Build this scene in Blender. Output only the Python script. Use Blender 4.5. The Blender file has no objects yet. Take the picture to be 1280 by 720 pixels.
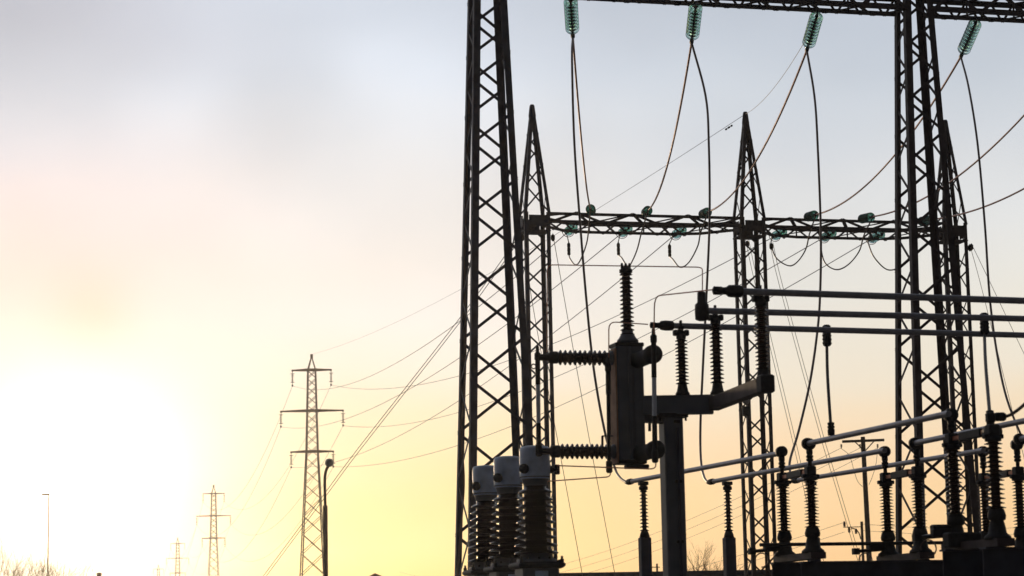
import bpy, math, random
from mathutils import Vector, Matrix, Quaternion
random.seed(7)
scene = bpy.context.scene
COL = scene.collection

# ------------------------------------------------------------------ camera
FPX = 2900.0
PITCH = math.atan(431 / FPX)
ROLL = math.asin(.0185 / math.cos(PITCH))
F_ = Vector((0, math.cos(PITCH), math.sin(PITCH)))
U0 = Vector((0, -math.sin(PITCH), math.cos(PITCH)))
R0 = Vector((1, 0, 0))
RT = math.cos(ROLL) * R0 - math.sin(ROLL) * U0
UP = math.cos(ROLL) * U0 + math.sin(ROLL) * R0
EYE = Vector((0, 0, 1.7))
cam_d = bpy.data.cameras.new('camera')
cam = bpy.data.objects.new('camera', cam_d)
COL.objects.link(cam)
M = Matrix((RT, UP, -F_)).transposed().to_4x4()
M.translation = EYE
cam.matrix_world = M
cam_d.sensor_width = 36
cam_d.lens = 36 * FPX / 1280
cam_d.clip_start = .5
cam_d.clip_end = 9000
cam_d.dof.use_dof = True
cam_d.dof.focus_distance = 62
cam_d.dof.aperture_fstop = 2.8
scene.camera = cam

# ------------------------------------------------------------------ light
SUN_AZ = math.atan((95 - 640) / FPX)
SUN_EL = math.radians(3.9)
sun_dir = Vector((math.sin(SUN_AZ) * math.cos(SUN_EL), math.cos(SUN_AZ) * math.cos(SUN_EL), math.sin(SUN_EL)))
sd = bpy.data.lights.new('sun', 'SUN')
sd.energy = 1.1
sd.angle = math.radians(2.5)
sd.color = (1, .72, .45)
so = bpy.data.objects.new('sun', sd)
so.rotation_mode = 'QUATERNION'
so.rotation_quaternion = sun_dir.to_track_quat('Z', 'Y')
COL.objects.link(so)

scene.view_settings.view_transform = 'Standard'
scene.view_settings.look = 'None'
scene.view_settings.exposure = 0
scene.view_settings.gamma = 1
scene.view_settings.use_curve_mapping = False
scene.cycles.max_bounces = 48
scene.cycles.transmission_bounces = 48
scene.cycles.diffuse_bounces = 3
scene.cycles.glossy_bounces = 4
scene.cycles.volume_bounces = 0

def lin(c):
    return tuple(((v / 255) / 12.92 if v / 255 <= .04045 else ((v / 255 + .055) / 1.055) ** 2.4) for v in c)

world = bpy.data.worlds.new('World')
scene.world = world
world.use_nodes = True
nt = world.node_tree
nt.nodes.clear()
def N(t, **k):
    n = nt.nodes.new(t)
    for a, b in k.items(): setattr(n, a, b)
    return n
def L(a, b): nt.links.new(a, b)
def math_(op, a, b=None, c=None, clamp=False):
    n = N('ShaderNodeMath', operation=op); n.use_clamp = clamp
    for i, x in enumerate((a, b, c)):
        if x is None: continue
        if hasattr(x, 'links'): L(x, n.inputs[i])
        else: n.inputs[i].default_value = x
    return n.outputs[0]
tc = N('ShaderNodeTexCoord')
sep = N('ShaderNodeSeparateXYZ'); L(tc.outputs['Generated'], sep.inputs[0])
X, Y, Z = sep.outputs
# soft cloud streaks bend the elevation used for the colour
nz = N('ShaderNodeTexNoise'); nz.inputs['Scale'].default_value = 7; nz.inputs['Detail'].default_value = 3; nz.inputs['Roughness'].default_value = .45
mp = N('ShaderNodeMapping'); mp.inputs['Scale'].default_value = (1, 1, 2.2); mp.inputs['Location'].default_value = (3.1, 1.7, .6)
L(tc.outputs['Generated'], mp.inputs[0]); L(mp.outputs[0], nz.inputs[0])
nzc = math_('SUBTRACT', nz.outputs['Fac'], .5)
az = math_('ARCTAN2', X, Y)
el = math_('ADD', math_('ARCSINE', Z), math_('MULTIPLY', nzc, .045))
t_el = math_('DIVIDE', el, .30, clamp=True)
def ramp(rows):
    cr = N('ShaderNodeValToRGB')
    cr.color_ramp.interpolation = 'CARDINAL'
    e = cr.color_ramp.elements
    while len(e) > 1: e.remove(e[-1])
    first = True
    for y, c in rows:
        p = min(1, max(0, math.atan((791 - y) / FPX) / .30)) if y is not None else c[1]
        if y is None: c = c[0]
        if first: el_ = e[0]; el_.position = p; first = False
        else: el_ = e.new(p)
        el_.color = (*lin(c), 1)
    L(t_el, cr.inputs[0])
    return cr.outputs[0]
right = ramp([(760, (250, 196, 138)), (700, (252, 207, 150)), (650, (252, 213, 160)), (600, (251, 218, 175)), (500, (242, 229, 207)), (400, (235, 231, 221)), (300, (228, 229, 228)), (200, (217, 221, 226)), (100, (206, 214, 224)), (0, (195, 204, 217))])
midc = ramp([(760, (252, 210, 116)), (700, (252, 216, 130)), (600, (250, 224, 168)), (500, (247, 231, 207)), (400, (246, 238, 231)), (300, (240, 235, 231)), (200, (232, 233, 236)), (100, (225, 232, 242)), (0, (211, 220, 233))])
left = ramp([(760, (255, 248, 205)), (600, (254, 248, 230)), (480, (243, 234, 222)), (400, (236, 225, 218)), (300, (237, 224, 222)), (200, (233, 226, 229)), (100, (220, 223, 232)), (0, (204, 208, 220))])
def mapr(v, a, b):
    n = N('ShaderNodeMapRange', interpolation_type='SMOOTHSTEP')
    L(v, n.inputs[0]); n.inputs[1].default_value = a; n.inputs[2].default_value = b
    return n.outputs[0]
def mixc(f, a, b):
    n = N('ShaderNodeMix', data_type='RGBA')
    L(f, n.inputs[0]); L(a, n.inputs[6]); L(b, n.inputs[7])
    return n.outputs[2]
c1 = mixc(mapr(az, -.21, -.06), left, midc)
c2 = mixc(mapr(az, -.07, .11), c1, right)
# the glow round the low sun
sv = N('ShaderNodeVectorMath', operation='SUBTRACT')
L(tc.outputs['Generated'], sv.inputs[0]); sv.inputs[1].default_value = sun_dir
ln = N('ShaderNodeVectorMath', operation='LENGTH'); L(sv.outputs[0], ln.inputs[0])
d_ = ln.outputs['Value']
g1 = math_('EXPONENT', math_('MULTIPLY', math_('POWER', math_('DIVIDE', d_, .046), 2), -1))
g2 = math_('EXPONENT', math_('MULTIPLY', math_('POWER', math_('DIVIDE', d_, .022), 2), -1))
glow = math_('ADD', math_('MULTIPLY', g1, .56), math_('MULTIPLY', g2, 1.6))
gc = N('ShaderNodeVectorMath', operation='SCALE'); gc.inputs[0].default_value = (1, .95, .84); L(glow, gc.inputs['Scale'])
addg = N('ShaderNodeVectorMath', operation='ADD'); L(c2, addg.inputs[0]); L(gc.outputs[0], addg.inputs[1])
# thicker grey veils
nz2 = N('ShaderNodeTexNoise'); nz2.inputs['Scale'].default_value = 11; nz2.inputs['Detail'].default_value = 2; nz2.inputs['Roughness'].default_value = .4
mp2 = N('ShaderNodeMapping'); mp2.inputs['Scale'].default_value = (1, 1, 1.3); mp2.inputs['Location'].default_value = (.37, 4.2, 2.9)
L(tc.outputs['Generated'], mp2.inputs[0]); L(mp2.outputs[0], nz2.inputs[0])
veil = math_('ADD', 1.0, math_('MULTIPLY', math_('SUBTRACT', nz2.outputs['Fac'], .5), math_('MULTIPLY', mapr(el, .05, .25), .34)))
# single soft cloud patches, each at its own bearing
def patch(px, py, rad, amt):
    d = (F_ * FPX + RT * (px - 640) + UP * (360 - py)).normalized()
    a = N('ShaderNodeVectorMath', operation='SUBTRACT'); L(tc.outputs['Generated'], a.inputs[0]); a.inputs[1].default_value = d
    l_ = N('ShaderNodeVectorMath', operation='LENGTH'); L(a.outputs[0], l_.inputs[0])
    return math_('MULTIPLY', math_('EXPONENT', math_('MULTIPLY', math_('POWER', math_('DIVIDE', math_('ADD', l_.outputs['Value'], math_('MULTIPLY', nzc, .03)), rad / FPX), 2), -1)), amt)
for px, py, rad, amt in ((345, 130, 85, -.10), (10, 20, 130, -.08), (60, 170, 60, .04), (230, 60, 60, -.03), (450, 60, 50, .03), (1220, 120, 90, -.03), (560, 110, 110, .05), (200, 130, 70, .04)):
    veil = math_('ADD', veil, patch(px, py, rad, amt))
ppk = math_('ADD', patch(120, 395, 58, .95), patch(15, 300, 70, .35))
tint = N('ShaderNodeVectorMath', operation='SCALE'); tint.inputs[0].default_value = (-.02, -.09, -.15); L(ppk, tint.inputs['Scale'])
add2 = N('ShaderNodeVectorMath', operation='ADD'); L(addg.outputs[0], add2.inputs[0]); L(tint.outputs[0], add2.inputs[1])
addg = add2
# sky dims away from the sunset
back = mapr(d_, .45, 1.5)
dim = math_('SUBTRACT', 1, math_('MULTIPLY', back, .90))
low = mapr(Z, -.12, 0.0)
dim = math_('MULTIPLY', math_('MULTIPLY', dim, veil), math_('ADD', math_('MULTIPLY', low, .9), .1))
vs = N('ShaderNodeVectorMath', operation='SCALE'); L(addg.outputs[0], vs.inputs[0]); L(dim, vs.inputs['Scale'])
sky = N('ShaderNodeTexSky', sky_type='NISHITA')
sky.sun_disc = False; sky.sun_elevation = SUN_EL; sky.sun_rotation = SUN_AZ
sky.air_density = 1; sky.dust_density = 1.5; sky.altitude = 50
bg1 = N('ShaderNodeBackground'); L(sky.outputs[0], bg1.inputs[0]); bg1.inputs[1].default_value = .004
bg2 = N('ShaderNodeBackground'); L(vs.outputs[0], bg2.inputs[0]); bg2.inputs[1].default_value = .955
ad = N('ShaderNodeAddShader'); L(bg1.outputs[0], ad.inputs[0]); L(bg2.outputs[0], ad.inputs[1])
wo = N('ShaderNodeOutputWorld'); L(ad.outputs[0], wo.inputs[0])

# ------------------------------------------------------------------ placing
ANG = math.radians(14)
VU = Vector((-math.sin(ANG), math.cos(ANG), 0))     # away from the viewer, along the bays
VV = Vector((math.cos(ANG), math.sin(ANG), 0))      # along the gantries
VZ = Vector((0, 0, 1))
def ray(x, y): return F_ * FPX + RT * (x - 640) + UP * (360 - y)
def at(x, y, Yd):
    d = ray(x, y); return EYE + d * (Yd / d.y)
def atz(x, y, z):
    d = ray(x, y); return EYE + d * ((z - EYE.z) / d.z)
def ground(p): return Vector((p.x, p.y, 0))
def zat(x, y, Yd): return at(x, y, Yd).z

# ------------------------------------------------------------------ materials
def mat(name, col, rough=.6, metal=0, spec=.3, vary=.25, scale=6, bump=0, bscale=40, col2=None):
    m = bpy.data.materials.new(name); m.use_nodes = True
    t = m.node_tree; b = t.nodes['Principled BSDF']
    b.inputs['Roughness'].default_value = rough; b.inputs['Metallic'].default_value = metal
    b.inputs['Specular IOR Level'].default_value = spec
    tcn = t.nodes.new('ShaderNodeTexCoord'); n = t.nodes.new('ShaderNodeTexNoise')
    n.inputs['Scale'].default_value = scale; n.inputs['Detail'].default_value = 5
    t.links.new(tcn.outputs['Object'], n.inputs[0])
    r = t.nodes.new('ShaderNodeValToRGB')
    r.color_ramp.elements[0].position = .3; r.color_ramp.elements[1].position = .7
    a = tuple(c * (1 - vary) for c in col); c2 = col2 or tuple(min(1, c * (1 + vary)) for c in col)
    r.color_ramp.elements[0].color = (*a, 1); r.color_ramp.elements[1].color = (*c2, 1)
    t.links.new(n.outputs['Fac'], r.inputs[0]); t.links.new(r.outputs[0], b.inputs['Base Color'])
    if bump:
        n2 = t.nodes.new('ShaderNodeTexNoise'); n2.inputs['Scale'].default_value = bscale
        t.links.new(tcn.outputs['Object'], n2.inputs[0])
        bp = t.nodes.new('ShaderNodeBump'); bp.inputs['Strength'].default_value = bump; bp.inputs['Distance'].default_value = .01
        t.links.new(n2.outputs['Fac'], bp.inputs['Height']); t.links.new(bp.outputs[0], b.inputs['Normal'])
    return m
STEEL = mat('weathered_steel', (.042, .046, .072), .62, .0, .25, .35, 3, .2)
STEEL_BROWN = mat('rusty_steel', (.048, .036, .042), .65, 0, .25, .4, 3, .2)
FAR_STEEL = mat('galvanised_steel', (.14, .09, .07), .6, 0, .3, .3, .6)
PAINT = mat('grey_paint', (.085, .095, .125), .5, 0, .3, .2, 2.5, .1)
HEAD = mat('cast_aluminium', (.40, .48, .64), .45, .0, .4, .25, 4, .25)
ROD = mat('light_grey_tube', (.46, .50, .58), .4, 0, .4, .1, 6)
TUBE = mat('busbar_aluminium', (.23, .22, .25), .4, .35, .4, .2, 4)
FIT = mat('cast_fitting', (.022, .022, .027), .6, 0, .2, .3, 20)
PORC = mat('brown_glazed_porcelain', (.028, .011, .008), .25, 0, .5, .3, 3)
WIRE = mat('conductor_cable', (.12, .085, .075), .5, .3, .4, .2, 2)
COPPER = mat('copper_rod', (.35, .14, .09), .45, .5, .4, .2, 4)
THIN = mat('stay_wire', (.10, .10, .09), .6, 0, .3, .2, 1)
WOOD = mat('tarred_wood', (.10, .075, .06), .8, 0, .2, .4, 5, .4)
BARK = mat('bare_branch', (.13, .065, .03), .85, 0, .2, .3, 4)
GRAVEL = mat('gravel', (.22, .20, .18), .95, 0, .1, .35, .8, .5, 30)
CONC = mat('concrete', (.3, .29, .27), .85, 0, .2, .2, 2, .3)
WALL = mat('dark_render', (.10, .09, .085), .85, 0, .2, .2, 1)
ROOF = mat('roof_tile', (.16, .07, .045), .8, 0, .2, .25, 3)
LAMPM = mat('lamp_housing', (.25, .24, .24), .4, 0, .4, .2, 5)
def glass(name, col, rough):
    m = bpy.data.materials.new(name); m.use_nodes = True
    b = m.node_tree.nodes['Principled BSDF']
    b.inputs['Base Color'].default_value = (*col, 1); b.inputs['Roughness'].default_value = rough
    b.inputs['Transmission Weight'].default_value = 1; b.inputs['IOR'].default_value = 1.5
    return m
RIMG = mat('disc_rim_glass', (.05, .16, .14), .2, 0, .6, .2, 20)
GLASS = glass('green_toughened_glass', (.73, .95, .885), .0)
SUNLIT_SIDE = mat('sunlit_tank_side', (.30, .17, .11), .7, 0, .2, .3, 5, .2)  # warm light on the breaker tank's left side, put into the colour
ORANGE = mat('orange_paint_and_glare', (.45, .22, .10), .6, 0, .2, .2, 1)  # vent stack colour; on the distant lamp it stands for sun glare
SPAN = mat('sunlit_span_cable', (.34, .13, .08), .45, .4, .5, .25, 3)  # warm sunlight on the span cables is painted into their brown
PORC_DARK = mat('dark_glazed_porcelain', (.012, .005, .004), .24, 0, .3, .3, 3)
TWIG = mat('backlit_twig', (.42, .24, .08), .8, 0, .2, .3, 2)  # glow of twigs against the sun is painted into this colour
LENS = glass('lamp_lens', (.9, .9, .9), .3)

# ------------------------------------------------------------------ object helpers
ORG = {}
def empty(name, label, cat, loc=(0, 0, 0), group=None, rz=0):
    o = bpy.data.objects.new(name, None); COL.objects.link(o)
    o.empty_display_size = .3
    o.location = loc; o.rotation_euler = (0, 0, rz)
    tag(o, label, cat, group)
    ORG[o.name] = Matrix.Translation(Vector(loc)) @ Matrix.Rotation(rz, 4, 'Z')
    return o
def tag(o, label, cat, group=None, kind=None):
    if label: o['label'] = label
    if cat: o['category'] = cat
    if group: o['group'] = group
    if kind: o['kind'] = kind
    return o
def kids(o): return [c for c in bpy.data.objects if c.parent == o]
def copy_tree(o, parent=None):
    c = o.copy(); COL.objects.link(c); c.parent = parent
    if o.name in ORG: ORG[c.name] = ORG[o.name]
    for k in kids(o): copy_tree(k, c)
    return c

class MB:
    def __init__(s): s.v = []; s.f = []; s.sm = []
    def add(s, vs, fs, smooth=False):
        n = len(s.v); s.v += [Vector(p) for p in vs]
        s.f += [tuple(n + i for i in f) for f in fs]; s.sm += [smooth] * len(fs)
        return s
    def box(s, c, hx, hy, hz, ax=None):
        ax = ax or (Vector((1, 0, 0)), Vector((0, 1, 0)), Vector((0, 0, 1)))
        c = Vector(c); vs = []
        for k in (-1, 1):
            for j in (-1, 1):
                for i in (-1, 1): vs.append(c + ax[0] * hx * i + ax[1] * hy * j + ax[2] * hz * k)
        return s.add(vs, [(0, 2, 3, 1), (4, 5, 7, 6), (0, 1, 5, 4), (2, 6, 7, 3), (0, 4, 6, 2), (1, 3, 7, 5)])
    def bevbox(s, c, hx, hy, hz, ax=None, b=.015):
        # box with chamfered vertical edges and top
        ax = ax or (Vector((1, 0, 0)), Vector((0, 1, 0)), Vector((0, 0, 1)))
        c = Vector(c)
        def ring(z, i):
            a, d = hx - i, hy - i; q = b
            pts = [(-a + q, -d), (a - q, -d), (a, -d + q), (a, d - q), (a - q, d), (-a + q, d), (-a, d - q), (-a, -d + q)]
            return [c + ax[0] * x + ax[1] * y + ax[2] * z for x, y in pts]
        rs = [ring(-hz, b), ring(-hz + b, 0), ring(hz - b, 0), ring(hz, b)]
        vs = sum(rs, []); fs = []
        for k in range(3):
            for i in range(8): fs.append((k * 8 + i, k * 8 + (i + 1) % 8, (k + 1) * 8 + (i + 1) % 8, (k + 1) * 8 + i))
        fs.append(tuple(reversed(range(8)))); fs.append(tuple(range(24, 32)))
        return s.add(vs, fs)
    def bar(s, p, q, w, h=None, upv=None):
        h = h or w; p = Vector(p); q = Vector(q); d = (q - p)
        ln = d.length
        if ln < 1e-6: return s
        d.normalize(); upv = upv or (VZ if abs(d.z) < .95 else VU)
        a = d.cross(upv).normalized(); b = a.cross(d).normalized()
        return s.box((p + q) / 2, w / 2, ln / 2, h / 2, (a, d, b))
    def angle(s, p, q, a, b, w, t):
        """L section from p to q, flanges along a and b (unit vectors pointing inwards), corner at p"""
        p = Vector(p); q = Vector(q)
        prof = [(0, 0), (w, 0), (w, t), (t, t), (t, w), (0, w)]
        vs = [p + a * x + b * y for x, y in prof] + [q + a * x + b * y for x, y in prof]
        fs = [(i, (i + 1) % 6, (i + 1) % 6 + 6, i + 6) for i in range(6)] + [(5, 4, 3, 2, 1, 0), (6, 7, 8, 9, 10, 11)]
        return s.add(vs, fs)
    def tube(s, pts, r, n=8, caps=True):
        pts = [Vector(p) for p in pts]; m = len(pts)
        rs = r if isinstance(r, (list, tuple)) else [r] * m
        t0 = (pts[1] - pts[0]).normalized()
        nrm = t0.orthogonal().normalized(); vs = []
        for i, p in enumerate(pts):
            t = (pts[min(i + 1, m - 1)] - pts[max(i - 1, 0)]).normalized()
            nrm = (nrm - t * nrm.dot(t)).normalized(); bi = t.cross(nrm)
            for k in range(n):
                a = 2 * math.pi * k / n
                vs.append(p + (nrm * math.cos(a) + bi * math.sin(a)) * rs[i])
        fs = []
        for i in range(m - 1):
            for k in range(n):
                fs.append((i * n + k, i * n + (k + 1) % n, (i + 1) * n + (k + 1) % n, (i + 1) * n + k))
        s.add(vs, fs, True)
        if caps:
            s.add(vs[:n], [tuple(reversed(range(n)))]); s.add(vs[-n:], [tuple(range(n))])
        return s
    def lathe(s, o, ax, prof, n=20, smooth=True):
        """prof: (r, t) along axis ax from o"""
        o = Vector(o); ax = Vector(ax).normalized(); a = ax.orthogonal().normalized(); b = ax.cross(a); vs = []
        for r, t in prof:
            for k in range(n):
                an = 2 * math.pi * k / n
                vs.append(o + ax * t + (a * math.cos(an) + b * math.sin(an)) * max(r, .0004))
        fs = []
        for i in range(len(prof) - 1):
            for k in range(n): fs.append((i * n + k, i * n + (k + 1) % n, (i + 1) * n + (k + 1) % n, (i + 1) * n + k))
        fs.append(tuple(reversed(range(n)))); m = (len(prof) - 1) * n; fs.append(tuple(range(m, m + n)))
        return s.add(vs, fs, smooth)
    def ring(s, c, ax, R, r, n=28, k=6, a0=0, a1=2 * math.pi):
        ax = Vector(ax).normalized(); a = ax.orthogonal().normalized(); b = ax.cross(a)
        pts = [Vector(c) + (a * math.cos(a0 + (a1 - a0) * i / n) + b * math.sin(a0 + (a1 - a0) * i / n)) * R for i in range(n + 1)]
        return s.tube(pts, r, k, False)
    def build(s, name, m, parent=None, world=True):
        me = bpy.data.meshes.new(name)
        vs = s.v
        loc = None
        if parent is not None and world:
            q = parent; mw = Matrix.Identity(4)
            while q is not None:
                if q.name in ORG: mw = ORG[q.name]; break
                q = q.parent
            inv = mw.inverted(); vs = [inv @ p for p in vs]
        elif parent is None:
            loc = sum(vs, Vector()) / len(vs); loc.z = min(p.z for p in vs)
            vs = [p - loc for p in vs]
        me.from_pydata([tuple(p) for p in vs], [], s.f)
        me.polygons.foreach_set('use_smooth', s.sm)
        me.materials.append(m); me.update()
        o = bpy.data.objects.new(name, me); COL.objects.link(o)
        o.parent = parent
        if loc is not None: o.location = loc
        return o

def sheds(rc, rs, t0, t1, n, rs1=None, lip=False, alt=1.0):
    """alternating sheds profile from t0 to t1"""
    pr = [(rc, t0)]; p = (t1 - t0) / n; rs1 = rs1 or rs
    for i in range(n):
        z = t0 + p * i; R = rs + (rs1 - rs) * i / max(1, n - 1)
        if i % 2: R = rc + (R - rc) * alt
        if lip: pr += [(rc, z + .10 * p), (rc * 1.0 + (R - rc) * .5, z + .16 * p), (R * .95, z + .02 * p), (R, z + .09 * p), (R * .97, z + .24 * p), (rc + (R - rc) * .45, z + .46 * p), (rc, z + .60 * p)]
        else: pr += [(rc, z + .22 * p), (R * .97, z + .30 * p), (R, z + .36 * p), (R * .95, z + .44 * p), (rc, z + .78 * p)]
    pr.append((rc, t1)); return pr

def crom(pts, k=8):
    pts = [Vector(p) for p in pts]; P = [pts[0] * 2 - pts[1]] + pts + [pts[-1] * 2 - pts[-2]]; out = []
    for i in range(1, len(P) - 2):
        for j in range(k):
            t = j / k; a, b, c, d = P[i - 1:i + 3]
            out.append(.5 * ((2 * b) + (c - a) * t + (2 * a - 5 * b + 4 * c - d) * t * t + (3 * b - a - 3 * c + d) * t ** 3))
    out.append(P[-2]); return out
def sag(a, b, s, n=24):
    return [a.lerp(b, i / n) - VZ * (4 * s * (i / n) * (1 - i / n)) for i in range(n + 1)]
def wire(name, label, cat, pts, r, m=None, group=None, n=6):
    return tag(MB().tube(pts, r, n).build(name, m or WIRE), label, cat, group)

# ------------------------------------------------------------------ setting
g = MB()
g.add([(-3000, -300, 0), (3000, -300, 0), (3000, 6000, 0), (-3000, 6000, 0)], [(0, 1, 2, 3)])
tag(g.build('ground', GRAVEL), None, None, kind='structure')

# ------------------------------------------------------------------ lattice work
def lattice(root, base, levels, leg, br, k=1.15, m=STEEL, ax=(VV, VU), phase=0, cross=False, names=('leg', 'bracing')):
    """levels: (z, half width along v, half depth along u). legs are parts, and each face's bracing one part"""
    v, u = ax
    def hw(z):
        for (z0, a0, b0), (z1, a1, b1) in zip(levels, levels[1:]):
            if z <= z1: t = (z - z0) / (z1 - z0); return a0 + (a1 - a0) * t, b0 + (b1 - b0) * t
        return levels[-1][1:]
    def corner(sx, sy, z):
        a, b = hw(z); return base + v * (a * sx) + u * (b * sy) + VZ * z
    for sx in (-1, 1):
        for sy in (-1, 1):
            mb = MB()
            for (z0, _, _), (z1, _, _) in zip(levels, levels[1:]):
                mb.angle(corner(sx, sy, z0), corner(sx, sy, z1), v * -sx, u * -sy, leg, leg * .12)
                # bolted splice plates
            mb.build(names[0], m, root)
    z = levels[0][0]; nodes = [z]
    ztop = levels[-1][0]
    while True:
        a, b = hw(z); z += max(.12, 2 * a * k)
        if z > ztop - .1: break
        nodes.append(z)
    sc = (ztop - nodes[0]) / (nodes[-1] - nodes[0]) if len(nodes) > 1 else 1
    nodes = [nodes[0] + (q - nodes[0]) * sc for q in nodes]
    faces = [((-1, -1), (1, -1), 0), ((1, 1), (-1, 1), 0), ((1, -1), (1, 1), 0), ((-1, 1), (-1, -1), 0)]
    for A, B, ph in faces:
        mb = MB()
        ins = (u * (-1 if A[1] == B[1] == 1 else 1) if A[1] == B[1] else v * (-A[0])) * leg * .16
        for i in range(len(nodes) - 1):
            P0, P1 = (A, B) if (i + ph + phase) % 2 == 0 else (B, A)
            p = corner(*P0, nodes[i]) + ins; q = corner(*P1, nodes[i + 1]) + ins
            nrm = ins.normalized()
            mb.bar(p, q, .012 if False else br * .18, br, nrm.cross((q - p).normalized()))
            if cross:
                p = corner(*P1, nodes[i]) + ins * 1.4; q = corner(*P0, nodes[i + 1]) + ins * 1.4
                mb.bar(p, q, br * .18, br, nrm.cross((q - p).normalized()))
        mb.build(names[1], m, root)
    return corner

# near gantry ------------------------------------------------------
g1p = at(609, 0, 50); g1b = ground(g1p)
g2p = at(1142.5, 18, 52.6); g2b = ground(g2p)
GD = (g2b - g1b).normalized()
def near_tower(b, label, m, w):
    t = empty('lattice_tower', label, 'lattice tower', b, 'towers of the near gantry')
    lattice(t, b, [(0.05, .87 * w, .80 * w), (17.2, .32 * w, .29 * w)], .15, .066, .75, m)
    mb = MB()
    for sx in (-1, 1):
        for sy in (-1, 1): mb.box(b + VV * sx * .82 * w + VU * sy * .8 * w + VZ * .1, .28, .28, .15, (VV, VU, VZ))
    mb.build('concrete_footing', CONC, t)
    return t
G1 = near_tower(g1b, 'tall dark tapering lattice tower left of the grey capped transformers', STEEL, 1)
G2 = near_tower(g2b, 'tall dark tapering lattice tower at the right, crossed by the three upper busbars', STEEL_BROWN, .97)
# cables that run down inside the left edge of the left tower
cp = [at(x, y, 50.3) for x, y in ((589, -5), (586, 60), (586, 130), (583, 230), (580, 330), (582, 420), (581, 480), (577, 540), (580, 600), (577, 650), (571, 730))]
MB().tube(crom(cp), .022, 6).build('earth_cable', WIRE, G1)

def truss(root, a, b, u, wf, wb, z1, h, pan, chord, br, m, taper=0, back_h=None, tz=0):
    """box truss from a to b (ground points); front plane at -wf, back plane at +wb along u"""
    d = (b - a); ln = d.length; d = d / ln; n = max(2, int(round(ln / pan))); st = ln / n
    def off(i):
        s = i * st; t = min(1, s / taper, (ln - s) / taper) if taper else 1
        return .43 + (wb - .43) * t if taper else wb
    F = lambda i, top: a + d * (i * st) - u * wf + VZ * (z1 - (0 if top else h))
    Bk = lambda i, top: a + d * (i * st) + u * off(i) + VZ * (z1 - (0 if top else (back_h or h)))
    for fn, top in ((F, 1), (F, 0), (Bk, 1), (Bk, 0)):
        mb = MB()
        for i in range(n): mb.angle(fn(i, top), fn(i + 1, top), u * (1 if fn is F else -1), VZ * (-1 if top else 1), chord, chord * .14)
        mb.build('chord', m, root)
    fr, bk, tp, bt = MB(), MB(), MB(), MB()
    for i in range(n):
        e = i % 2
        fr.bar(F(i, e), F(i + 1, 1 - e), br * .2, br, VZ)
        for q in range(2):
            p0 = Bk(i + q * .5, (q + 1) % 2); p1 = Bk(i + q * .5 + .5, q % 2)
            bk.bar(p0 + VZ * 0, p1, br * .15, br * .72, VZ)
        if i % 2 == 0: bk.bar(Bk(i, 0), Bk(i, 1), br * .6, br * .15)
        tp.bar(F(i, 1) if e else Bk(i, 1), Bk(i + 1, 1) if e else F(i + 1, 1), br * 1.5, br * .2)
        bt.bar(Bk(i, 0) if e else F(i, 0), F(i + 1, 0) if e else Bk(i + 1, 0), br * 1.1, br * .2)
    for mb in (fr, bk, tp, bt): mb.build('bracing', m, root)
    return F, Bk

zG = zat(868, -1, 51)
def near_beam(a, b, label):
    t = empty('lattice_beam', label, 'lattice beam', Vector((a.x, a.y, zG)), 'beams of the near gantry')
    return t, truss(t, a, b, VU, .34, .34, zG + .46, .46, .62, .11, .08, STEEL_BROWN)
nb1, _ = near_beam(g1b + GD * .34, g2b - GD * .3, 'dark lattice beam along the top edge, left of the right tall tower')
nb2, _ = near_beam(g2b + GD * .3, g2b + GD * 10, 'dark lattice beam at the top right corner, right of the right tall tower')

# far gantry ------------------------------------------------------
zF = zat(780, 266, 76.5)
f1 = ground(at(668, 280, 76.4)); f2 = ground(at(936.5, 285, 78.2)); f3 = ground(at(1188, 290, 80.0))
FD = (f3 - f1).normalized()
apex = [(663, 128), (927, 137), (1180, 147)]
def far_tower(b, apx, label):
    t = empty('peaked_lattice_tower', label, 'lattice tower', b, 'peaked towers of the far gantry')
    m = STEEL if apx == 0 else STEEL_BROWN
    zt = zat(apex[apx][0], apex[apx][1] + 4, b.y)
    lattice(t, b, [(.05, .44, .42), (zF, .44, .42)], .13, .058, .9, m)
    lattice(t, b, [(zF - .06, .46, .44), (zt - .35, .09, .09)], .11, .055, 1.0, m, phase=1, names=('peak_leg', 'bracing'))
    MB().lathe(b, VZ, [(.12, zt - .42), (.125, zt - .34), (.085, zt - .02), (.06, zt + .03), (.02, zt + .04)], 8, False).build('peak_cap', m, t)
    mb = MB()
    for s in (-1, 1):
        mb.box(b - VU * .455 * s + VZ * (zF - .30), .30, .008, .19, (VV, VU, VZ))
    mb.box(b + VZ * (zF - .62), .46, .42, .02, (VV, VU, VZ))
    mb.box(b + VV * .47 + VZ * (zF - .30), .008, .28, .18, (VV, VU, VZ)); mb.box(b - VV * .47 + VZ * (zF - .30), .008, .28, .18, (VV, VU, VZ))
    mb.build('gusset_plate', m, t)
    mb = MB()
    for sx in (-1, 1):
        for sy in (-1, 1): mb.box(b + VV * sx * .44 + VU * sy * .42 + VZ * .1, .2, .2, .15, (VV, VU, VZ))
    mb.build('concrete_footing', CONC, t)
    return t, zt
T1, za1 = far_tower(f1, 0, 'peaked lattice tower just right of the left tall tower, at the beam\'s left end')
T2, za2 = far_tower(f2, 1, 'peaked lattice tower with a small floodlight, at the middle of the far beam')
T3, za3 = far_tower(f3, 2, 'peaked lattice tower behind the right tall tower, at the far beam\'s right end')
def far_beam(a, b, label):
    t = empty('lattice_beam', label, 'lattice beam', Vector((a.x, a.y, zF - .4)), 'beams of the far gantry')
    return t, truss(t, a, b, VU, .45, 1.5, zF, .36, .92, .10, .085, STEEL_BROWN, taper=1.25)
fb1, fns1 = far_beam(f1 + FD * .38, f2 - FD * .38, 'dark lattice beam between the first two peaked towers, over the upper insulator column')
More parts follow.
